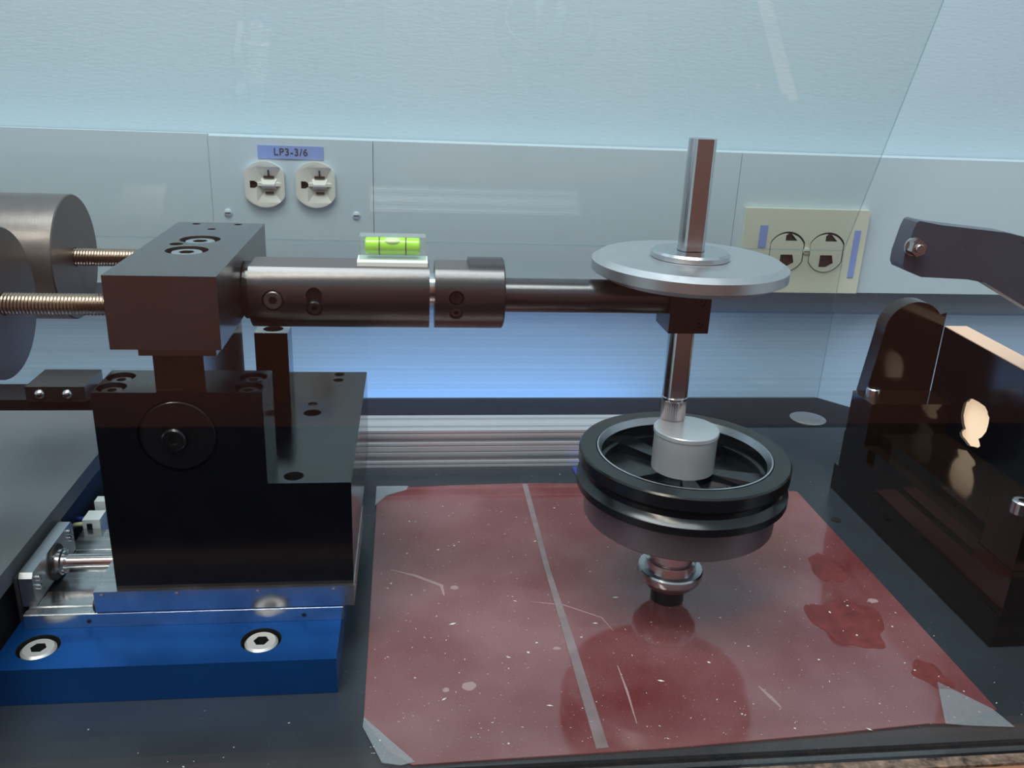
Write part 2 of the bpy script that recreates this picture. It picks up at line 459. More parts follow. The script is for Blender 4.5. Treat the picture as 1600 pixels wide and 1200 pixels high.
s = link('centre_screw', lathe_me([(0,0),(.0036,0),(.0034,-.0010),(.002,-.0016),(0,-.0018)], (.3783,.7925,.1450), 'y', 24), M['cream'], ro, smooth=40)
link('screw_slot', box_me(.3755, .3811, .7905, .7909, .1446, .1454, 0), M['slot'], s)
t1 = link('label_tape', box_me(.3290, .3365, .7918, .7924, .1480, .1690, 0), M['tape_blue'])
tag(t1, 'small upright blue tape on the left of the cream outlet plate', 'label')
t2 = link('label_tape', box_me(.4240, .4300, .7918, .7924, .1200, .1660, 0), M['tape_blue'])
tag(t2, 'long upright blue tape on the right of the cream outlet plate', 'label')

# ------------------------------------------------------------------ bench
bt = thing('workbench', (.15, .55, -.8), 'dark blue-grey laminated bench top with worn front edge strips', 'workbench')
link('bench_top', prism_me([(-.9,.3105),(.9,.3105),(.9,.70),(-.9,.70)], 'z', -.03, 0, .0006), M['bench'], bt)
link('rear_strip', prism_me([(-.9,.7001),(.470,.7001),(.405,.778),(-.9,.778)], 'z', -.03, 0, .0006), M['rear'], bt)
link('front_channel', box_me(-.9, .9, .3035, .3104, -.03, -.002, .0004), M['dark_plastic'], bt)
link('rusty_strip', box_me(-.9, .9, .2975, .3034, -.03, -.002, .0006), M['rust'], bt)
link('wood_edge', box_me(-.9, .9, .286, .2974, -.04, -.0035, .001), M['wood'], bt)
for x in (-.85, .80):
    for y in (.33, .72):
        link('leg', box_me(x, x+.05, y-.02, y+.03, -.80, -.031, .002), M['dark_plastic'], bt)

# red film
film_pts = [(-.0226,.3430),(-.0105,.3215),(.0008,.3015+.0107),(.0350,.3130),(.1196,.3146),(.2060,.3190),(.2560,.3225),(.2700,.3215),(.2985,.3300),
            (.2981,.3850),(.2976,.4500),(.2964,.5723),(.22,.5840),(.1400,.5905),(.0868,.5925),(.03,.5905),(-.004,.5885),(-.0150,.5760),(-.0245,.5730),(-.0236,.45)]
fm = link('red_film', prism_me(film_pts, 'z', .0002, .0011, .0002), M['film'])
tag(fm, 'large glossy dark red film sheet taped flat on the dark bench', 'protective sheet')
bpy.context.view_layer.update()
link('joint_strip', prism_me([(.0845,.5905),(.0885,.5905),(.0880,.4700),(.0905,.4000),(.0925,.3165),(.0865,.3160),(.0855,.4000),(.0845,.4700)], 'z', .0011, .0015), M['strip'], fm)

M['scuff'] = mat('pale_scuff', (0.36, 0.24, 0.25, 1), .5)
M['patch'] = mat('damp_dark_patch', (0.16, 0.036, 0.036, 1), .4, ior=1.35, vary=.25, vscale=120)
def ribbon_me(pts, w, z0, z1):
    left, right = [], []
    for i, p in enumerate(pts):
        a = pts[max(i-1, 0)]; b = pts[min(i+1, len(pts)-1)]
        dx, dy = b[0]-a[0], b[1]-a[1]; l = math.hypot(dx, dy)
        ww = w*(.35 if i in (0, len(pts)-1) else 1)
        left.append((p[0]-dy/l*ww, p[1]+dx/l*ww)); right.append((p[0]+dy/l*ww, p[1]-dx/l*ww))
    return prism_me(left + right[::-1], 'z', z0, z1)
for pts, w in (([(-.0127,.4752),(.0032,.4672),(.0186,.4558),(.0198,.4455)], .0012), ([(.1101,.3752),(.1105,.3549),(.1098,.3317)], .0006),
               ([(.0706,.4364),(.09,.4322),(.1104,.4184),(.1145,.4059)], .0004), ([(.2295,.4583),(.2364,.4492)], .0004), ([(.1807,.3546),(.1838,.346),(.1862,.3383)], .0012)):
    link('scratch', ribbon_me(pts, w, .00111, .00122), M['scuff'], fm)
def blob_me(cx, cy, rx, ry, z0, z1, rag=0.0, n=28, seed=1):
    rnd = random.Random(seed); ph = [rnd.uniform(0, 6.28) for _ in range(4)]
    pts = []
    for i in range(n):
        a = 2*PI*i/n; k = 1 + rag*(math.sin(2*a+ph[0])*.5 + math.sin(3*a+ph[1])*.4 + math.sin(5*a+ph[2])*.3 + math.sin(9*a+ph[3])*.15)
        pts.append((cx+rx*k*math.cos(a), cy+ry*k*math.sin(a)))
    return prism_me(pts, 'z', z0, z1)
for cx, cy, rx, ry in ((.0297,.3636,.0036,.0034),(.0178,.3614,.0017,.0017),(.0263,.4534,.0024,.0022),(.0797,.3916,.0022,.0013),(.2820,.4270,.0030,.0024)):
    link('smudge', blob_me(cx, cy, rx, ry, .00111, .00121, .12, seed=int(cx*9999)), M['scuff'], fm, smooth=30)
for cx, cy, rx, ry, sd in ((.2690,.4640,.0085,.0190,3),(.2560,.4060,.0190,.0260,8),(.2790,.3580,.0090,.0110,5)):
    link('dark_patch', blob_me(cx, cy, rx, ry, .001101, .00113+.00003*(sd % 7 - 1 if sd < 8 else 4), .28, 48, sd), M['patch'], fm)

def tape(pts, label, z0=.0012):  # clear corner tape
    o = link('clear_tape', prism_me(pts, 'z', z0, z0+.0003), M['clear_tape']); tag(o, label, 'tape', 'clear tape at the corners of the red film'); return o
tape([(-.0228,.3375),(-.0226,.3440),(.0020,.3135),(-.0045,.3120),(-.0130,.3140)], 'clear tape over the near left corner of the red film')
tape([(.2650,.3215),(.2790,.3520),(.2960,.3300),(.2990,.3170),(.2760,.3195)], 'clear tape over the near right corner of the red film')
tape([(-.0255,.5600),(-.0255,.5900),(-.0020,.5900),(-.0030,.5840),(-.0180,.5750)], 'clear tape over the far left corner of the red film')
bt2 = link('blue_tape', prism_me([(.1300,.5935),(.1285,.6215),(.1430,.6220),(.1480,.5960)], 'z', .0002, .0007), M['tape_dark'])
tag(bt2, 'scrap of dark blue tape on the bench by the extrusion end', 'tape')
pk = link('steel_plug', lathe_me([(0,0.0002),(.0165,.0002),(.0165,.0010),(.0155,.0014),(0,.0014)], (.3712,.720,0), 'z', 40), M['steel_face'], smooth=35)
tag(pk, 'thin flat grey disc on the dark bench near its back edge', 'disc')
bh = link('bench_bore', lathe_me([(0,.0002),(.0035,.0002),(.0035,.0005),(0,.0005)], (.3075,.5290,0), 'z', 20), M['hole'], bt)

# dust: white specks and fibres on film and bench
bm = bmesh.new()
def speck(x, y, z, s, st=1.0, a=0.0):
    ca, sa = math.cos(a), math.sin(a)
    P = [(s*st,0,0),(0,s,0),(-s*st,0,0),(0,-s,0)]
    vs_ = [bm.verts.new((x+p[0]*ca-p[1]*sa, y+p[0]*sa+p[1]*ca, z)) for p in P]
    top = bm.verts.new((x, y, z+s*.6))
    for i in range(4): bm.faces.new((vs_[i], vs_[(i+1)%4], top))
    bm.faces.new(vs_[::-1])
for i in range(620):
    x = random.uniform(-.02, .29); y = .32 + .24*random.random()**1.3
    big = random.random() < .12
    speck(x, y, .00135, random.uniform(.0004, .0008) if big else random.uniform(.00012, .0003), random.choice([1,1,1.6,3]), random.uniform(0, PI))
for i in range(260):
    x = random.uniform(-.18, .62); y = .315 + .3*random.random()**1.5
    if -.025 < x < .30 and y < .595: continue
    if x < -.03 and y > .36: continue
    if x > .32 and y > .375: continue
    speck(x, y, .0001, random.uniform(.00015, .0004), random.choice([1,1,2]), random.uniform(0, PI))
ds = link('dust_specks', done(bm, 'm'), M['dust'])
tag(ds, 'white dust specks and lint scattered over the red film and bench', 'dust', kind='stuff')

# ------------------------------------------------------------------ aluminium extrusion
ex = thing('aluminium_extrusion', (.07,.64,0), 'ribbed silver aluminium extrusion bar lying across the back of the bench', 'extrusion')
yA, yB, zA, zB = .624, .6555, .0002, .0318
def slotted(n=2):
    pts = []
    w = (zB-zA)/n
    # front face going up with T-slot notches
    for k in range(n):
        b = zA + k*w
        pts += [(yA, b), (yA, b+w*.12), (yA+.0012, b+w*.14), (yA+.0012, b+w*.18), (yA, b+w*.20), (yA, b+w*.32), (yA+.006, b+w*.34), (yA+.006, b+w*.66), (yA, b+w*.68),
                (yA, b+w*.80), (yA+.0012, b+w*.82), (yA+.0012, b+w*.86), (yA, b+w*.88)]
    pts.append((yA, zB))
    m = yB-yA
    for k in range(n):
        b = yA + k*m/n; ww = m/n
        pts += [(b+ww*.14, zB), (b+ww*.16, zB-.001), (b+ww*.20, zB-.001), (b+ww*.22, zB), (b+ww*.34, zB), (b+ww*.36, zB-.006), (b+ww*.64, zB-.006), (b+ww*.66, zB), (b+ww*.80, zB), (b+ww*.82, zB-.001), (b+ww*.86, zB-.001), (b+ww*.88, zB)]
    pts += [(yB, zB), (yB, zA)]
    return pts
link('profile', prism_me(slotted(), 'x', -.044, .185), M['alu'], ex)

# ------------------------------------------------------------------ blue base plate
bp_ = thing('base_plate', (-.12, .48, 0), 'bright blue anodised base plate with large socket screws under the steel slide', 'base plate')
me = box_me(-.2003, -.0368, .3641, .600, .0002, .0206, .0005); me.materials.append(M['blue'])
scr = [(-.0758,.3812),(-.1835,.3814)]
me = cut(me, [drill(x, y, .0206, .0101, .0095) for x, y in scr], M['hole'])
link('plate', me, None, bp_, smooth=30)
for x, y in scr:
    cap_screw(bp_, x, y, .0203, .0083, .009, m='chrome_lt')

# ------------------------------------------------------------------ linear slide
ls = thing('linear_slide', (-.11,.44,.0207), 'ground steel linear slide with lead screw on the blue base plate', 'linear stage')
Y0, Y1 = .3966, .4840
rail = [(Y0,.0207),(Y0,.0284),(Y0+.0006,.0288),(Y0+.0045,.0288),(Y0+.0052,.0280),(Y0+.0075,.0280),(Y0+.0080,.0286),(Y0+.0165,.0286),(Y0+.0168,.0282),(Y0+.022,.0282),(Y0+.0225,.0258),(Y0+.048,.0258),(Y0+.0485,.0282),(Y0+.064,.0282),(Y0+.0643,.0286),(Y1,.0286),(Y1,.0207)]
link('rail', prism_me(rail, 'x', -.1955, -.0357), M['ground_steel'], ls)
for x in (-.1640, -.0560):
    link('rail_screw', lathe_me([(0,0),(.0011,0),(.0011,.003),(0,.003)], (x, Y0-.0003, .0243), 'y', 16), M['socket'], ls)
car = box_me(-.1600, -.0296, Y0-.0002, Y1+.0005, .0297, .0416, .0006, 2); car.materials.append(M['ground_steel'])
link('carriage', car, None, ls, smooth=30)
for x in (-.1565, -.1195, -.0790, -.0402):
    c_ = link('carriage_screw', lathe_me([(0,0),(.0013,0),(.0013,.002),(0,.002)], (x, Y0-.0008, .0388), 'y', 16), M['chrome'], ls, smooth=30)
link('seal', cyl_me(.0035, (-.1600, .4000, .0318), 'x', -.0015, .0005, 20), M['cover_side'], ls, smooth=40)
epl = prism_me([(.4045,.0288),(.4045,.0452),(.4065,.0478),(.4590,.0478),(.4610,.0458),(.4610,.0288)], 'x', -.1985, -.1920, .0004)
link('end_plate', epl, M['alu_satin'], ls)
for y, z in ((.4115,.0415),(.4115,.0365),(.4550,.0435),(.4550,.0395)):
    link('end_screw', cyl_me(.0018, (-.1920, y, z), 'x', -.0005, .0014, 20), M['chrome'], ls, smooth=40)
link('bearing', lathe_me([(.0035,0),(.0072,0),(.0072,.0040),(.0064,.0048),(.0064,.0060),(.0035,.0060)], (-.1920,.4335,.0375), 'x', 36), M['chrome'], ls, smooth=35)
link('bearing_seat', lathe_me([(0,0),(.0100,0),(.0098,.0012),(0,.0012)], (-.1920,.4335,.0375), 'x', 36), M['hole'], ls, smooth=35)
link('lead_screw', cyl_me(.0042, (-.1920,.4335,.0375), 'x', .004, .034, 32), M['chrome'], ls, smooth=40)

# motor cover and mount, left
mc = thing('motor_cover', (-.33,.50,.0002), 'large flat matte grey cover left of the black support block', 'cover')
cv = box_me(-.60, -.2010, .314, .612, .0440, .0545, .004, 4)
link('lid', cv, M['cover'], mc, smooth=50)
link('side_skirt', box_me(-.59, -.2060, .318, .605, .0003, .0439, .001), M['cover_side'], mc)
mm = link('motor_mount', box_me(-.2003, -.1990, .403, .4640, .0207, .0462, .0003), M['mount'])
tag(mm, 'thin dark grey mounting flange behind the slide end plate', 'flange')
pg = thing('wire_plug', (-.190,.490,.0207), 'small white connector plug with wires left of the black block', 'connector')
link('housing', box_me(-.1960,-.1860,.4850,.4970,.0208,.0345,.001,2), M['white_plug'], pg)
link('latch', box_me(-.1935,-.1905,.4843,.4849,.0240,.0320,.0002), M['dark_plastic'], pg)
link('clip', box_me(-.1935,-.1870,.5000,.5070,.0300,.0390,.001), M['white_plug'], pg)
link('wire', tube_me([(-.1950,.488,.030),(-.199,.488,.030),(-.202,.489,.029),(-.2045,.492,.026)], .0014), M['wire_y'], pg, smooth=60)
link('wire', tube_me([(-.1950,.493,.031),(-.199,.493,.031),(-.202,.495,.030),(-.2045,.498,.026)], .0014), M['tape_dark'], pg, smooth=60)

# small clamp on the dark rail behind the cover
rl = link('rear_rail', box_me(-.75, -.2350, .655, .690, .0003, .0460, .002, 2), M['dark_plastic'])
tag(rl, 'dark rail on the bench behind the grey cover', 'rail')
cb = thing('rail_clamp', (-.265,.67,.046), 'small black clamp block with two round screws behind the grey cover', 'clamp')
link('clamp_body', box_me(-.2900, -.2470, .6500, .6900, .0462, .0585, .0005), M['black_sat'], cb)
for x in (-.2800, -.2600):
    link('button_screw', lathe_me([(0,0),(.0038,0),(.0036,-.0012),(.002,-.0026),(0,-.003)], (x,.6499,.0525), 'y', 28), M['chrome'], cb, smooth=40)
cbl = link('black_cable', tube_me([(-.30,.640,.030),(-.28,.640,.034),(-.262,.638,.036),(-.25,.638,.040),(-.235,.640,.0385),(-.215,.642,.037),(-.19,.645,.036),(-.15,.65,.036)], .0035, 14), M['dark_plastic'], smooth=60)
tag(cbl, 'black cable running behind the grey cover towards the black block', 'cable')

# ------------------------------------------------------------------ pivot support block
sb = thing('support_block', (-.09,.48,.0417), 'heavy black stepped steel support block on the silver slide', 'machine block')
XL, XR, YF, YB, Z0, Z1, Z2 = -.1493, -.0299, .3990, .5664, .0417, .1004, .1488
me = box_me(XL, XR, YF, YB, Z0, Z1, .0004); me.materials.append(M['black'])
me = cut(me, [drill(-.0591,.4070,Z1,.0050,.02), drill(-.0588,.4925,Z1,.0052,.02), drill(-.0600,.5070,Z1,.0030,.001),
              drill(-.0480,.5653-.004,Z1,.0034,.004), drill(-.0477,.5500,Z1,.0034,.02)], M['hole'])
link('base_block', me, None, sb, smooth=30)
me = box_me(XL, -.0709, YF, .4310, Z1+.0001, Z2, .0004); me.materials.append(M['black'])
bores = [(-.1420,.4064),(-.1420,.4210),(-.0785,.4064),(-.0785,.4210)]
me = cut(me, [drill(x, y, Z2, .0068, .010) for x, y in bores] + [drill(-.1118, YF, .1262, .0188, .0035, 'y', 56)], M['black'])
link('riser_block', me, None, sb, smooth=30)
for x, y in bores:
    cap_screw(sb, x, y, Z2-.0014, .0054, .005, m='black_sat', name='socket_screw')
link('bearing_cap', lathe_me([(0,.0030),(.0183,.0030),(.0183,.0014),(.0172,.0006),(.0072,.0006),(.0072,.0012),(0,.0012)], (-.1118,YF,.1262), 'y', 56), M['dark_plastic'], sb, smooth=30)
cap_screw(sb, -.1135, YF-.0022, .1248, .0058, .0040, 'y', 'dark_plastic', 'button_screw', -1)
link('column', box_me(-.1202, -.0972, .4012, .4960, Z2+.0001, .1694, .0004), M['column'], sb)
link('column_foot', box_me(-.1202, -.0972, .4312, .4960, Z1+.0001, Z2, .0004), M['column'], sb)
me = box_me(-.0936, -.0740, .5127, .5310, Z1+.0001, .1434, .0004); me.materials.append(M['column'])
link('stop_post', cut(me, [drill(-.0835,.5215,.1434,.0060,.012)], M['hole']), None, sb, smooth=30)
link('post_cap', cut((lambda m_: (m_.materials.append(M['ground_steel']), m_)[1])(box_me(-.0936, -.0740, .5127, .5310, .1435, .1441, 0)), [drill(-.0835,.5215,.1441,.0060,.012)]), None, sb)

# ------------------------------------------------------------------ balance arm
YA, ZA = .452, .1860
ba = thing('balance_arm', (-.11,.452,.17), 'black balance arm with square head block, round body and thin shaft', 'machine arm')
bx0, bx1, by0, by1, bz0, bz1 = -.1336, -.0852, .3860, .5215, .1743, .2082
me = box_me(bx0, bx1, by0, by1, bz0, bz1, .0004); me.materials.append(M['black_sat'])
big = [(-.1105,.4418),(-.1103,.4703)]
sm = [(-.1192,.4570,.0034),(-.1224,.5160,.0023),(-.1107,.5004,.0023),(-.0993,.5165,.0023)]
me = cut(me, [drill(x, y, bz1, .0103, .0085) for x, y in big] + [drill(x, y, bz1, r, .01) for x, y, r in sm], M['hole'])
link('head_block', me, None, ba, smooth=30)
for x, y in big: cap_screw(ba, x, y-.0006, bz1-.0007, .0084, .006, m='ground_steel')
link('step_plate', box_me(-.1235, -.0890, .3920, .5000, .1695, .1742, .0003), M['black_sat'], ba)

def flat_cyl(r, zf, x0, x1, ch=.0006, n=72):
    """cylinder along x with a flat milled at height zf above axis"""
    pts = []
    for i in range(n):
        a = 2*PI*i/n + PI/2
        y, z = r*math.cos(a), r*math.sin(a)
        if z > zf: continue
        pts.append((YA+y, ZA+z))
    wz = math.sqrt(r*r-zf*zf)
    # insert the flat ends
    idx = max(range(len(pts)), key=lambda i: -pts[i][0])  # not used
    L_ = [p for p in pts]
    L_.sort(key=lambda p: math.atan2(p[1]-ZA, p[0]-YA) % (2*PI) if True else 0)
    # start from the flat's +y... order by angle starting at 90 degrees
    L_.sort(key=lambda p: (math.atan2(p[1]-ZA, p[0]-YA) - PI/2) % (2*PI))
    L_ = [(YA-wz, ZA+zf)] + L_ + [(YA+wz, ZA+zf)]
    return prism_me(L_, 'x', x0, x1, 0)
bodyme = flat_cyl(.0190, .0149, -.0812, .0095); bodyme.materials.append(M['black_shaft'])
def radial_drill(x, ang, r, depth, rad=.0190):
    """cutter into the shaft from direction ang (in y-z plane)"""
    me_ = lathe_me([(0,rad-depth),(r,rad-depth),(r,rad+.004),(0,rad+.004)], (0,0,0), 'z', 28)
    rm = Matrix.Translation((x, YA, ZA)) @ Matrix.Rotation(ang, 4, 'X')
    me_.transform(rm); return me_
AF = math.radians(72)   # towards -y, a little up   (rotating z towards -y is +X rotation)
body2 = cut(bodyme, [radial_drill(-.0690, math.radians(93), .0055, .0035), radial_drill(-.0486, math.radians(84), .0041, .004), radial_drill(-.0486, math.radians(94), .0036, .004), radial_drill(-.0486, math.radians(106), .0042, .004)], M['hole'])
M['flat'] = mat('milled_flat_sheen', (0.075, 0.07, 0.072, 1), .4, ior=1.5)  # paler than the shaft: grazing wall reflection put into the colour
def flat_face(me_):
    me_.materials.append(M['flat']); k_ = len(me_.materials)-1
    for p in me_.polygons:
        if p.normal.z > .999 and p.center.z > ZA+.0145: p.material_index = k_
    return me_
flat_face(body2)
link('arm_body', body2, None, ba, smooth=30)
link('neck', cyl_me(.0150, (0,YA,ZA), 'x', -.0851, -.0812, 48), M['black'], ba, smooth=40)
link('link_pin', cyl_me(.0085, (0,YA,ZA+.002), 'x', .0095, .0125, 40, 0), M['steel'], ba, smooth=40)
def radial_screw(x, ang, r, h, m, rad=.0190):
    s_ = cap_screw(None, 0, 0, 0, r, h, m=m, name='set_screw')
    s_.data.transform(Matrix.Translation((x, YA, ZA)) @ Matrix.Rotation(ang, 4, 'X') @ Matrix.Translation((0,0,rad)))
    s_.parent = ba; s_.matrix_parent_inverse = ba.matrix_world.inverted(); return s_
radial_screw(-.0690, math.radians(93), .0049, .003, 'grey_steel', .0184)
radial_screw(-.0486, math.radians(106), .0038, .003, 'black_shaft', .0182)
c1 = flat_cyl(.0190, .0149, .0123, .0300); c1.materials.append(M['black_shaft'])
c1 = cut(c1, [radial_drill(.0233, math.radians(86), .0040, .006), radial_drill(.0233, math.radians(113), .0034, .004)], M['hole'])
flat_face(c1)
link('collar_front', c1, None, ba, smooth=30)
link('collar', lathe_me([(0,.0300),(.0190,.0300),(.0190,.0480),(.0183,.0487),(0,.0487)], (0,YA,ZA), 'x', 72), M['black_shaft'], ba, smooth=30)
radial_screw(.0233, math.radians(113), .0031, .003, 'black_shaft', .0176)
radial_screw(.0233, math.radians(86), .0034, .003, 'dark_plastic', .0165)
link('shaft', cyl_me(.0092, (0,YA,.1848), 'x', .0487, .1388, 48), M['black_shaft'], ba, smooth=40)
cl = box_me(.1388, .1612, .4400, .4650, .1675, .1950, .0004); cl.materials.append(M['brown_reflection'])
cl = cut(cl, [drill(.1560,.4400,.1850,.0022,.004,'y',24), drill(.1560,.4400,.1730,.0022,.004,'y',24)], M['hole'])
link('rod_clamp', cl, None, ba, smooth=30)
for z in (.1850,.1730): cap_screw(ba, .1560, .4408, z, .0020, .002, 'y', 'black_shaft', 'set_screw', -1)
for y in (.400, .500):
    link('threaded_rod', thread_me(-.36, bx0-.0001, y, .1912, .0051, .00150), M['thread'], ba, smooth=60)

# counterweights
def weight(y, x1, label):
    t = thing('counterweight', (x1-.035, y, .1912-.034), label, 'weight', 'counterweights on the threaded rods')
    link('body', lathe_me([(.0053,-.070),(.0335,-.070),(.0343,-.0692),(.0343,-.0006),(.0337,0),(.0053,0)], (x1,y,.1912), 'x', 96), M['grey_steel'], t, smooth=30)
    return t
weight(.400, -.1812, 'nearer dark grey cylindrical counterweight cut by the left photo edge')
weight(.500, -.1848, 'farther dark grey cylindrical counterweight on the rear threaded rod')

# bubble level
FZ = ZA + .0149
bl = thing('bubble_level', (-.009,YA,FZ), 'small clear bubble level with green liquid on the black arm body', 'spirit level')
x0, x1 = -.0275, .0086
base = prism_me([(YA-.0078,FZ+.0001),(YA-.0078,FZ+.0022),(YA-.0062,FZ+.0030),(YA+.0062,FZ+.0030),(YA+.0078,FZ+.0022),(YA+.0078,FZ+.0001)], 'x', x0, x1, .0002)
link('base', base, M['level_base'], bl)
link('housing', box_me(x0+.0012, x1-.0010, YA-.0055, YA+.0055, FZ+.0031, FZ+.0150, .0004), M['vial_body'], bl)
VZ = FZ+.0093
v_ = link('vial', lathe_me([(0,x0+.0040),(.0038,x0+.0040),(.0044,x0+.0046),(.0046,(x0+x1)/2),(.0044,x1-.0046),(.0038,x1-.0040),(0,x1-.0040)], (0,YA,VZ), 'x', 36), M['fluid'], bl, smooth=40)
for dx in (-.0068, .0068):
    link('ring', lathe_me([(.0046,-.0003),(.00475,-.0003),(.00475,.0003),(.0046,.0003)], ((x0+x1)/2+dx,YA,VZ), 'x', 36), M['ring'], v_)
bb = bmesh.new(); bmesh.ops.create_uvsphere(bb, u_segments=24, v_segments=12, radius=1)
for v in bb.verts: v.co = Vector(((x0+x1)/2 + v.co.x*.0056, YA-.0008 + v.co.y*.0040, VZ+.0027 + v.co.z*.0020))
link('bubble', done(bb, 'm'), M['fluid_lt'], v_, smooth=60)

# ------------------------------------------------------------------ pin rod and weight disc
RX, RY = .1503, YA
pr = thing('pin_rod', (RX,RY,.113), 'upright bright steel pin rod passing through the arm clamp and disc', 'rod')
rr = .0073
def flat_rod(z0, z1):
    n = 40; pts = []
    for i in range(n):
        a = 2*PI*i/n
        x, y = rr*math.cos(a), rr*math.sin(a)
        y = max(y, -rr*.80)
        pts.append((RX+x, RY+y))
    return prism_me(pts, 'z', z0, z1, 0)
link('upper_rod', flat_rod(.2112, .2693), M['steel'], pr, smooth=25)
link('lower_rod', flat_rod(.1272, .1674), M['steel'], pr, smooth=25)
link('ring', lathe_me([(0,0),(.0070,0),(.0075,.0006),(.0075,.0020),(.0070,.0026),(0,.0026)], (RX,RY,.1246), 'z', 40), M['chrome'], pr, smooth=35)
bm = bmesh.new(); n = 72; A_, B_ = [], []
for i in range(n):
    r_ = .0073 if i % 2 == 0 else .0067
    a = 2*PI*i/n
    A_.append(bm.verts.new((RX+r_*math.cos(a), RY+r_*math.sin(a), .1134))); B_.append(bm.verts.new((RX+r_*math.cos(a), RY+r_*math.sin(a), .1246)))
bm.faces.new(A_); bm.faces.new(B_[::-1])
for i in range(n): bm.faces.new((A_[i], B_[i], B_[(i+1)%n], A_[(i+1)%n]))
link('knurled_tip', done(bm, 'm'), M['steel'], pr)

wd = thing('weight_disc', (RX,RY,.1955), 'wide bright steel disc with sloping rim around the upright rod', 'weight')
link('disc', lathe_me([(.0075,.1958),(.0465,.1958),(.0530,.1992),(.0530,.2045),(.0490,.2070),(.0075,.2070)], (RX,RY,0), 'z', 128), M['steel_face'], wd, smooth=25)
link('hub', lathe_me([(.0075,.2071),(.0210,.2071),(.0213,.2074),(.0213,.2098),(.0200,.2110),(.0075,.2110)], (RX,RY,0), 'z', 96), M['steel'], wd, smooth=25)

# ------------------------------------------------------------------ spindle with pulley wheel, at rest
SX, SY = .1545, .437
sp_ = thing('spindle_wheel', (SX,SY,.0011), 'black spindle wheel with silver hub and ribbed foot standing over the red film', 'wheel')
def L(name, prof, m, parent=sp_, seg=96, sm=30): return link(name, lathe_me(prof, (SX,SY,0), 'z', seg), M[m], parent, smooth=sm)
L('hub', [(0,.0888),(.0178,.0888),(.0178,.1100),(.0184,.1106),(.0184,.1126),(.0180,.1131),(0,.1131)], 'alu')
L('drum', [(0,.0588),(.0535,.0588),(.0545,.0598),(.0545,.0765),(0,.0765)], 'drum')
rim = L('rim', [(.0450,.0766),(.0592,.0766),(.0599,.0772),(.0599,.0815),(.0575,.0830),(.0560,.0850),(.0560,.0880),(.0575,.0900),(.0596,.0915),(.0596,.0980),(.0588,.0990),
      (.0500,.0990),(.0482,.0975),(.0470,.0890),(.0450,.0880),(.0450,.0766)], 'pulley', seg=128)
L('inner_lip', [(.0470,.0950),(.0484,.0980),(.0494,.0992),(.0486,.0994),(.0466,.0955),(.0470,.0950)], 'alu_satin', seg=96)
L('web', [(.0178,.0800),(.0450,.0800),(.0450,.0840),(.0178,.0850)], 'pulley')
for k in range(5):
    a = math.radians(-95 + 72*k)
    bm = bmesh.new()
    P = [(.0170,-.0045,.0845),(.0170,.0045,.0845),(.0462,.0090,.0842),(.0462,-.0090,.0842)]
    lo = [bm.verts.new(p) for p in P]; hi = [bm.verts.new((p[0], p[1]*.8, .0888)) for p in P]
    bm.faces.new(lo); bm.faces.new(hi[::-1])
    for i in range(4): bm.faces.new((lo[i], hi[i], hi[(i+1)%4], lo[(i+1)%4]))
    me = done(bm, 'm'); me.transform(Matrix.Translation((SX,SY,0)) @ Matrix.Rotation(a, 4, 'Z'))
    link('spoke', me, M['pulley'], sp_)
L('neck', [(0,.0365),(.0125,.0365),(.0125,.0400),(.0140,.0405),(.0140,.0430),(.0125,.0435),(.0125,.0460),(.0140,.0465),(.0140,.0490),(.0125,.0495),(.0125,.0588),(0,.0588)], 'drum', seg=64)
L('foot_flange', [(0,.0125),(.0150,.0125),(.0185,.0165),(.0195,.0190),(.0195,.0225),(.0188,.0235),(.0155,.0235),(.0148,.0270),(.0148,.0290),(.0130,.0300),(.0130,.0330),(.0143,.0335),(.0143,.0364),(0,.0364)], 'steel', seg=64)
L('spindle_pin', [(0,.0013),(.0100,.0013),(.0100,.0125),(0,.0125)], 'black_shaft', seg=48)

# ------------------------------------------------------------------ right hand fixture
fx = thing('side_fixture', (.42,.48,0), 'tall dark brown-black stepped fixture with arched end plate at the right', 'machine block')
XB = .640
link('base_slab', box_me(.3278, XB, .3803, .5815, .0002, .0212, .0005), M['brown_reflection'], fx)
me = box_me(.3284, XB, .3785, .5765, .0213, .0505, .0005); me.materials.append(M['brown_reflection'])
slotc = box_me(.3200, .3315, .4120, .5400, .0400, .0600, .003, 3); slotc.materials.append(M['brown_reflection'])
link('middle_slab', cut(me, [slotc]), None, fx, smooth=30)
link('upper_slab', box_me(.3400, .3909, .4090, .5475, .0506, .0600, .0005), M['brown_reflection'], fx)
for (a, b, sx, sy) in ((.5476, .5765, .3368, .5620), (.3795, .4089, .3300, .3870)):
    link('lug', prism_me([(.3290,a),(.3290,b),(.3909,b),(.3909,a)], 'z', .0506, .0830, .0005), M['brown_reflection'], fx)
    cap_screw(fx, sx, sy, .0905, .0052, .0074, m='chrome', name='cap_screw')
# arched end plate
pts = [(.3385,.0720),(.3450,.1280)]
cx, cz, r = .3675, .1290, .0226
for i in range(1, 20):
    a = PI - PI*.80*i/19
    pts.append((cx + r*math.cos(a), cz + r*math.sin(a)))
pts += [(.3905,.1440),(.3905,.0720)]
link('end_plate', prism_me(pts, 'y', .5766, .5900, .0004), M['brown_reflection'], fx)
# side plate with keyhole shaped opening
hy, hz = .5320, .0745
key = []
for i in range(24):
    a = 2*PI*i/24
    ry, rz = .0148, .0125
    if math.sin(a) > .80: ry, rz = .0098, .0175
    key.append((hy + ry*math.cos(a), hz+.003 + rz*math.sin(a)))
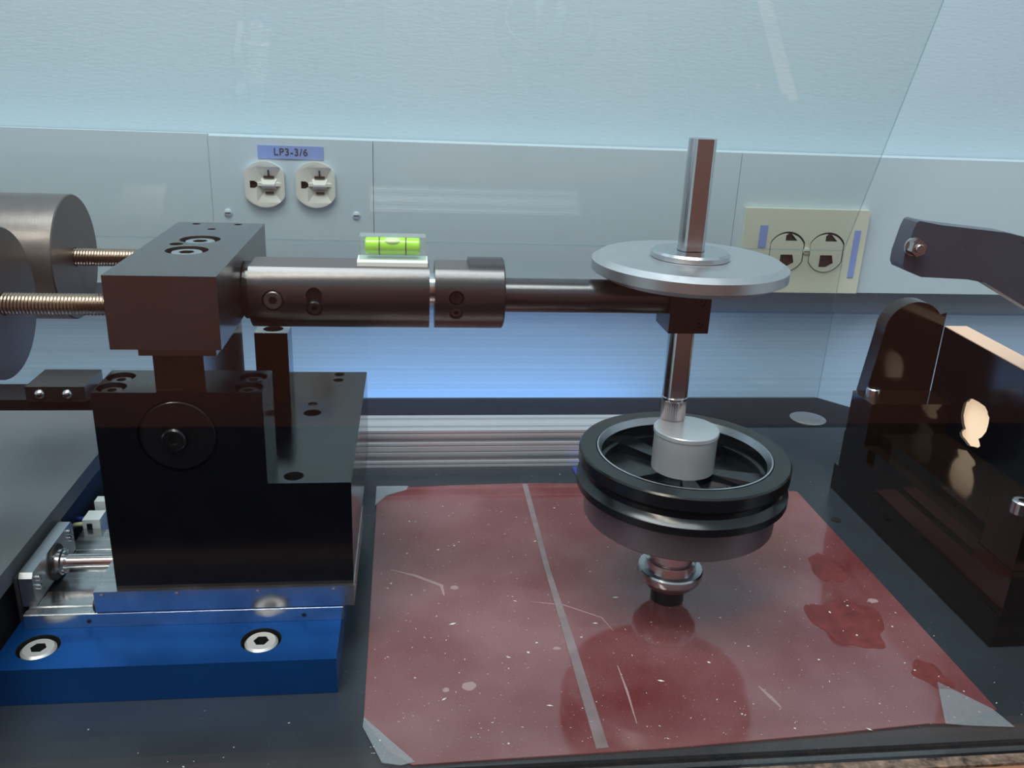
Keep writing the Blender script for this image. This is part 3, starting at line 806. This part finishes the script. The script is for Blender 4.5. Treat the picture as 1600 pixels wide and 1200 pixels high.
# vase outline of the opening: small shoulders, wide belly, narrow neck, round foot
KO = [(0,.0165),(.0062,.0160),(.0092,.0135),(.0100,.0115),(.0118,.0100),(.0122,.0050),(.0120,-.0010),(.0095,-.0070),(.0072,-.0098),(.0088,-.0118),(.0100,-.0140),(.0085,-.0165),(.0045,-.0178)]
hy, hz = .5215, .0800
KO = [(a*1.22, b*.92) for a, b in KO]
key = [(hy+a, hz+b) for a, b in KO] + [(hy, hz-.0181)] + [(hy-a, hz+b) for a, b in KO[:0:-1]]
# lower half of the plate sits in front of the slabs
def plate_with_hole():
    pl_ = prism_me([(.320,.0506),(.320,.1250),(.5764,.1330),(.5764,.0506)], 'x', .3910, .3930, 0)
    pl_.materials.append(M['black'])
    k = prism_me(key, 'x', .385, .415)
    k.materials.append(M['black'])
    return cut(pl_, [k])
link('side_plate', plate_with_hole(), None, fx, smooth=25)
link('top_edge_reflection', prism_me([(.320,.1252),(.320,.1258),(.5764,.1338),(.5764,.1332)], 'x', .3912, .4085), M['peach'], fx)  # painted strip in place of a warm reflection on the plate's top

# warm work lamp standing behind the side plate, seen through its opening
lamp = thing('work_lamp', (.41,.52,.0507), 'warm glowing lamp seen through the opening in the dark side plate', 'lamp')
dm = bpy.data.materials.new('lamp_diffuser'); dm.use_nodes = True
db = dm.node_tree.nodes['Principled BSDF']; db.inputs['Base Color'].default_value = (.9,.7,.5,1)
db.inputs['Emission Color'].default_value = (1.0,.72,.50,1); db.inputs['Emission Strength'].default_value = .36
link('diffuser', box_me(.3960,.3975,.470,.572,.0520,.1060,.0005), dm, lamp)
link('lamp_housing', box_me(.3976,.425,.465,.574,.0507,.1110,.002), M['dark_plastic'], lamp)

# bracket arm
ar = thing('bracket_arm', (.56,.45,0), 'dark slate curved bracket arm with hex nut reaching in from the right', 'bracket')
top = [(.2712,.2075),(.2722,.2185),(.2735,.2250),(.2752,.2285),(.2778,.2296)]
armp = [(.2722,.2115),(.2722,.2053),(.2738,.2026),(.2845,.1986),(.3000,.1981),(.3130,.1976),(.3240,.1958),(.3330,.1915),(.3450,.1855),(.3600,.1780),(.40,.1590),(.47,.1300),(.55,.1100),(.60,.1000),
        (.60,.1500),(.55,.1620),(.48,.1800),(.42,.2000),(.3800,.2120),(.3600,.2175),(.3430,.2220),(.3300,.2245),(.3100,.2262),(.2900,.2279),(.2775,.2298),(.2758,.2290),(.2745,.2250)]
link('arm', prism_me(armp, 'y', .4500, .4640, .0007, 2), M['arm'], ar, smooth=30)
link('post', box_me(.575,.605,.444,.470,-.0,.20,.001), M['arm'], ar) if False else None
link('post', box_me(.645,.675,.446,.470,.0003,.16,.001), M['arm'], ar)
link('cross_bar', box_me(.59,.660,.4645,.478,.105,.150,.001), M['arm'], ar)
bx, bz = .2755, .2160
nutp = [(bx+.0046*math.cos(2*PI*i/6+.4), bz+.0046*math.sin(2*PI*i/6+.4)) for i in range(6)]
link('hex_nut', prism_me(nutp, 'y', .4425, .4478, .0005, 2), M['chrome'], ar, smooth=30)
link('washer', lathe_me([(0,0),(.0052,0),(.0052,.0010),(0,.0010)], (bx,.4480,bz), 'y', 32), M['chrome'], ar, smooth=30)
link('bolt', lathe_me([(0,0),(.0022,0),(.0025,.0004),(.0025,.0085),(0,.0085)], (bx,.4410,bz), 'y', 28), M['chrome'], ar, smooth=30)

# ------------------------------------------------------------------ clear safety enclosure
en = thing('safety_enclosure', (.1,.45,-.002), 'clear plastic safety enclosure around the whole bench rig', 'enclosure')
def sheet(name, corners, th, nrm):
    bm = bmesh.new(); n_ = Vector(nrm).normalized()*th
    A = [bm.verts.new(Vector(c)) for c in corners]; B = [bm.verts.new(Vector(c)+n_) for c in corners]
    bm.faces.new(A); bm.faces.new(B[::-1])
    k = len(corners)
    for i in range(k): bm.faces.new((A[i], B[i], B[(i+1)%k], A[(i+1)%k]))
    me = done(bm, 'm'); me.materials.append(M['pane']); me.materials.append(M['pane_edge'])
    for p in me.polygons:
        if p.area < 0.006: p.material_index = 1
    return link(name, me, None, en)
sheet('front_pane', [(-.75,.3050,-.0018),(.75,.3050,-.0018),(.75,.3050,.62),(-.75,.3050,.62)], .003, (0,1,0))
sheet('back_pane', [(-.75,.7740,.0003),(.4060,.7740,.0003),(.4073,.7740,.1484),(-.75,.7740,.1484)], .0022, (0,1,0))
sheet('sloping_pane', [(-.75,.7750,.1490),(.4073,.7750,.1490),(.4073,.6500,.4530),(-.75,.6500,.4530)], .0022, (0,.3,.12))
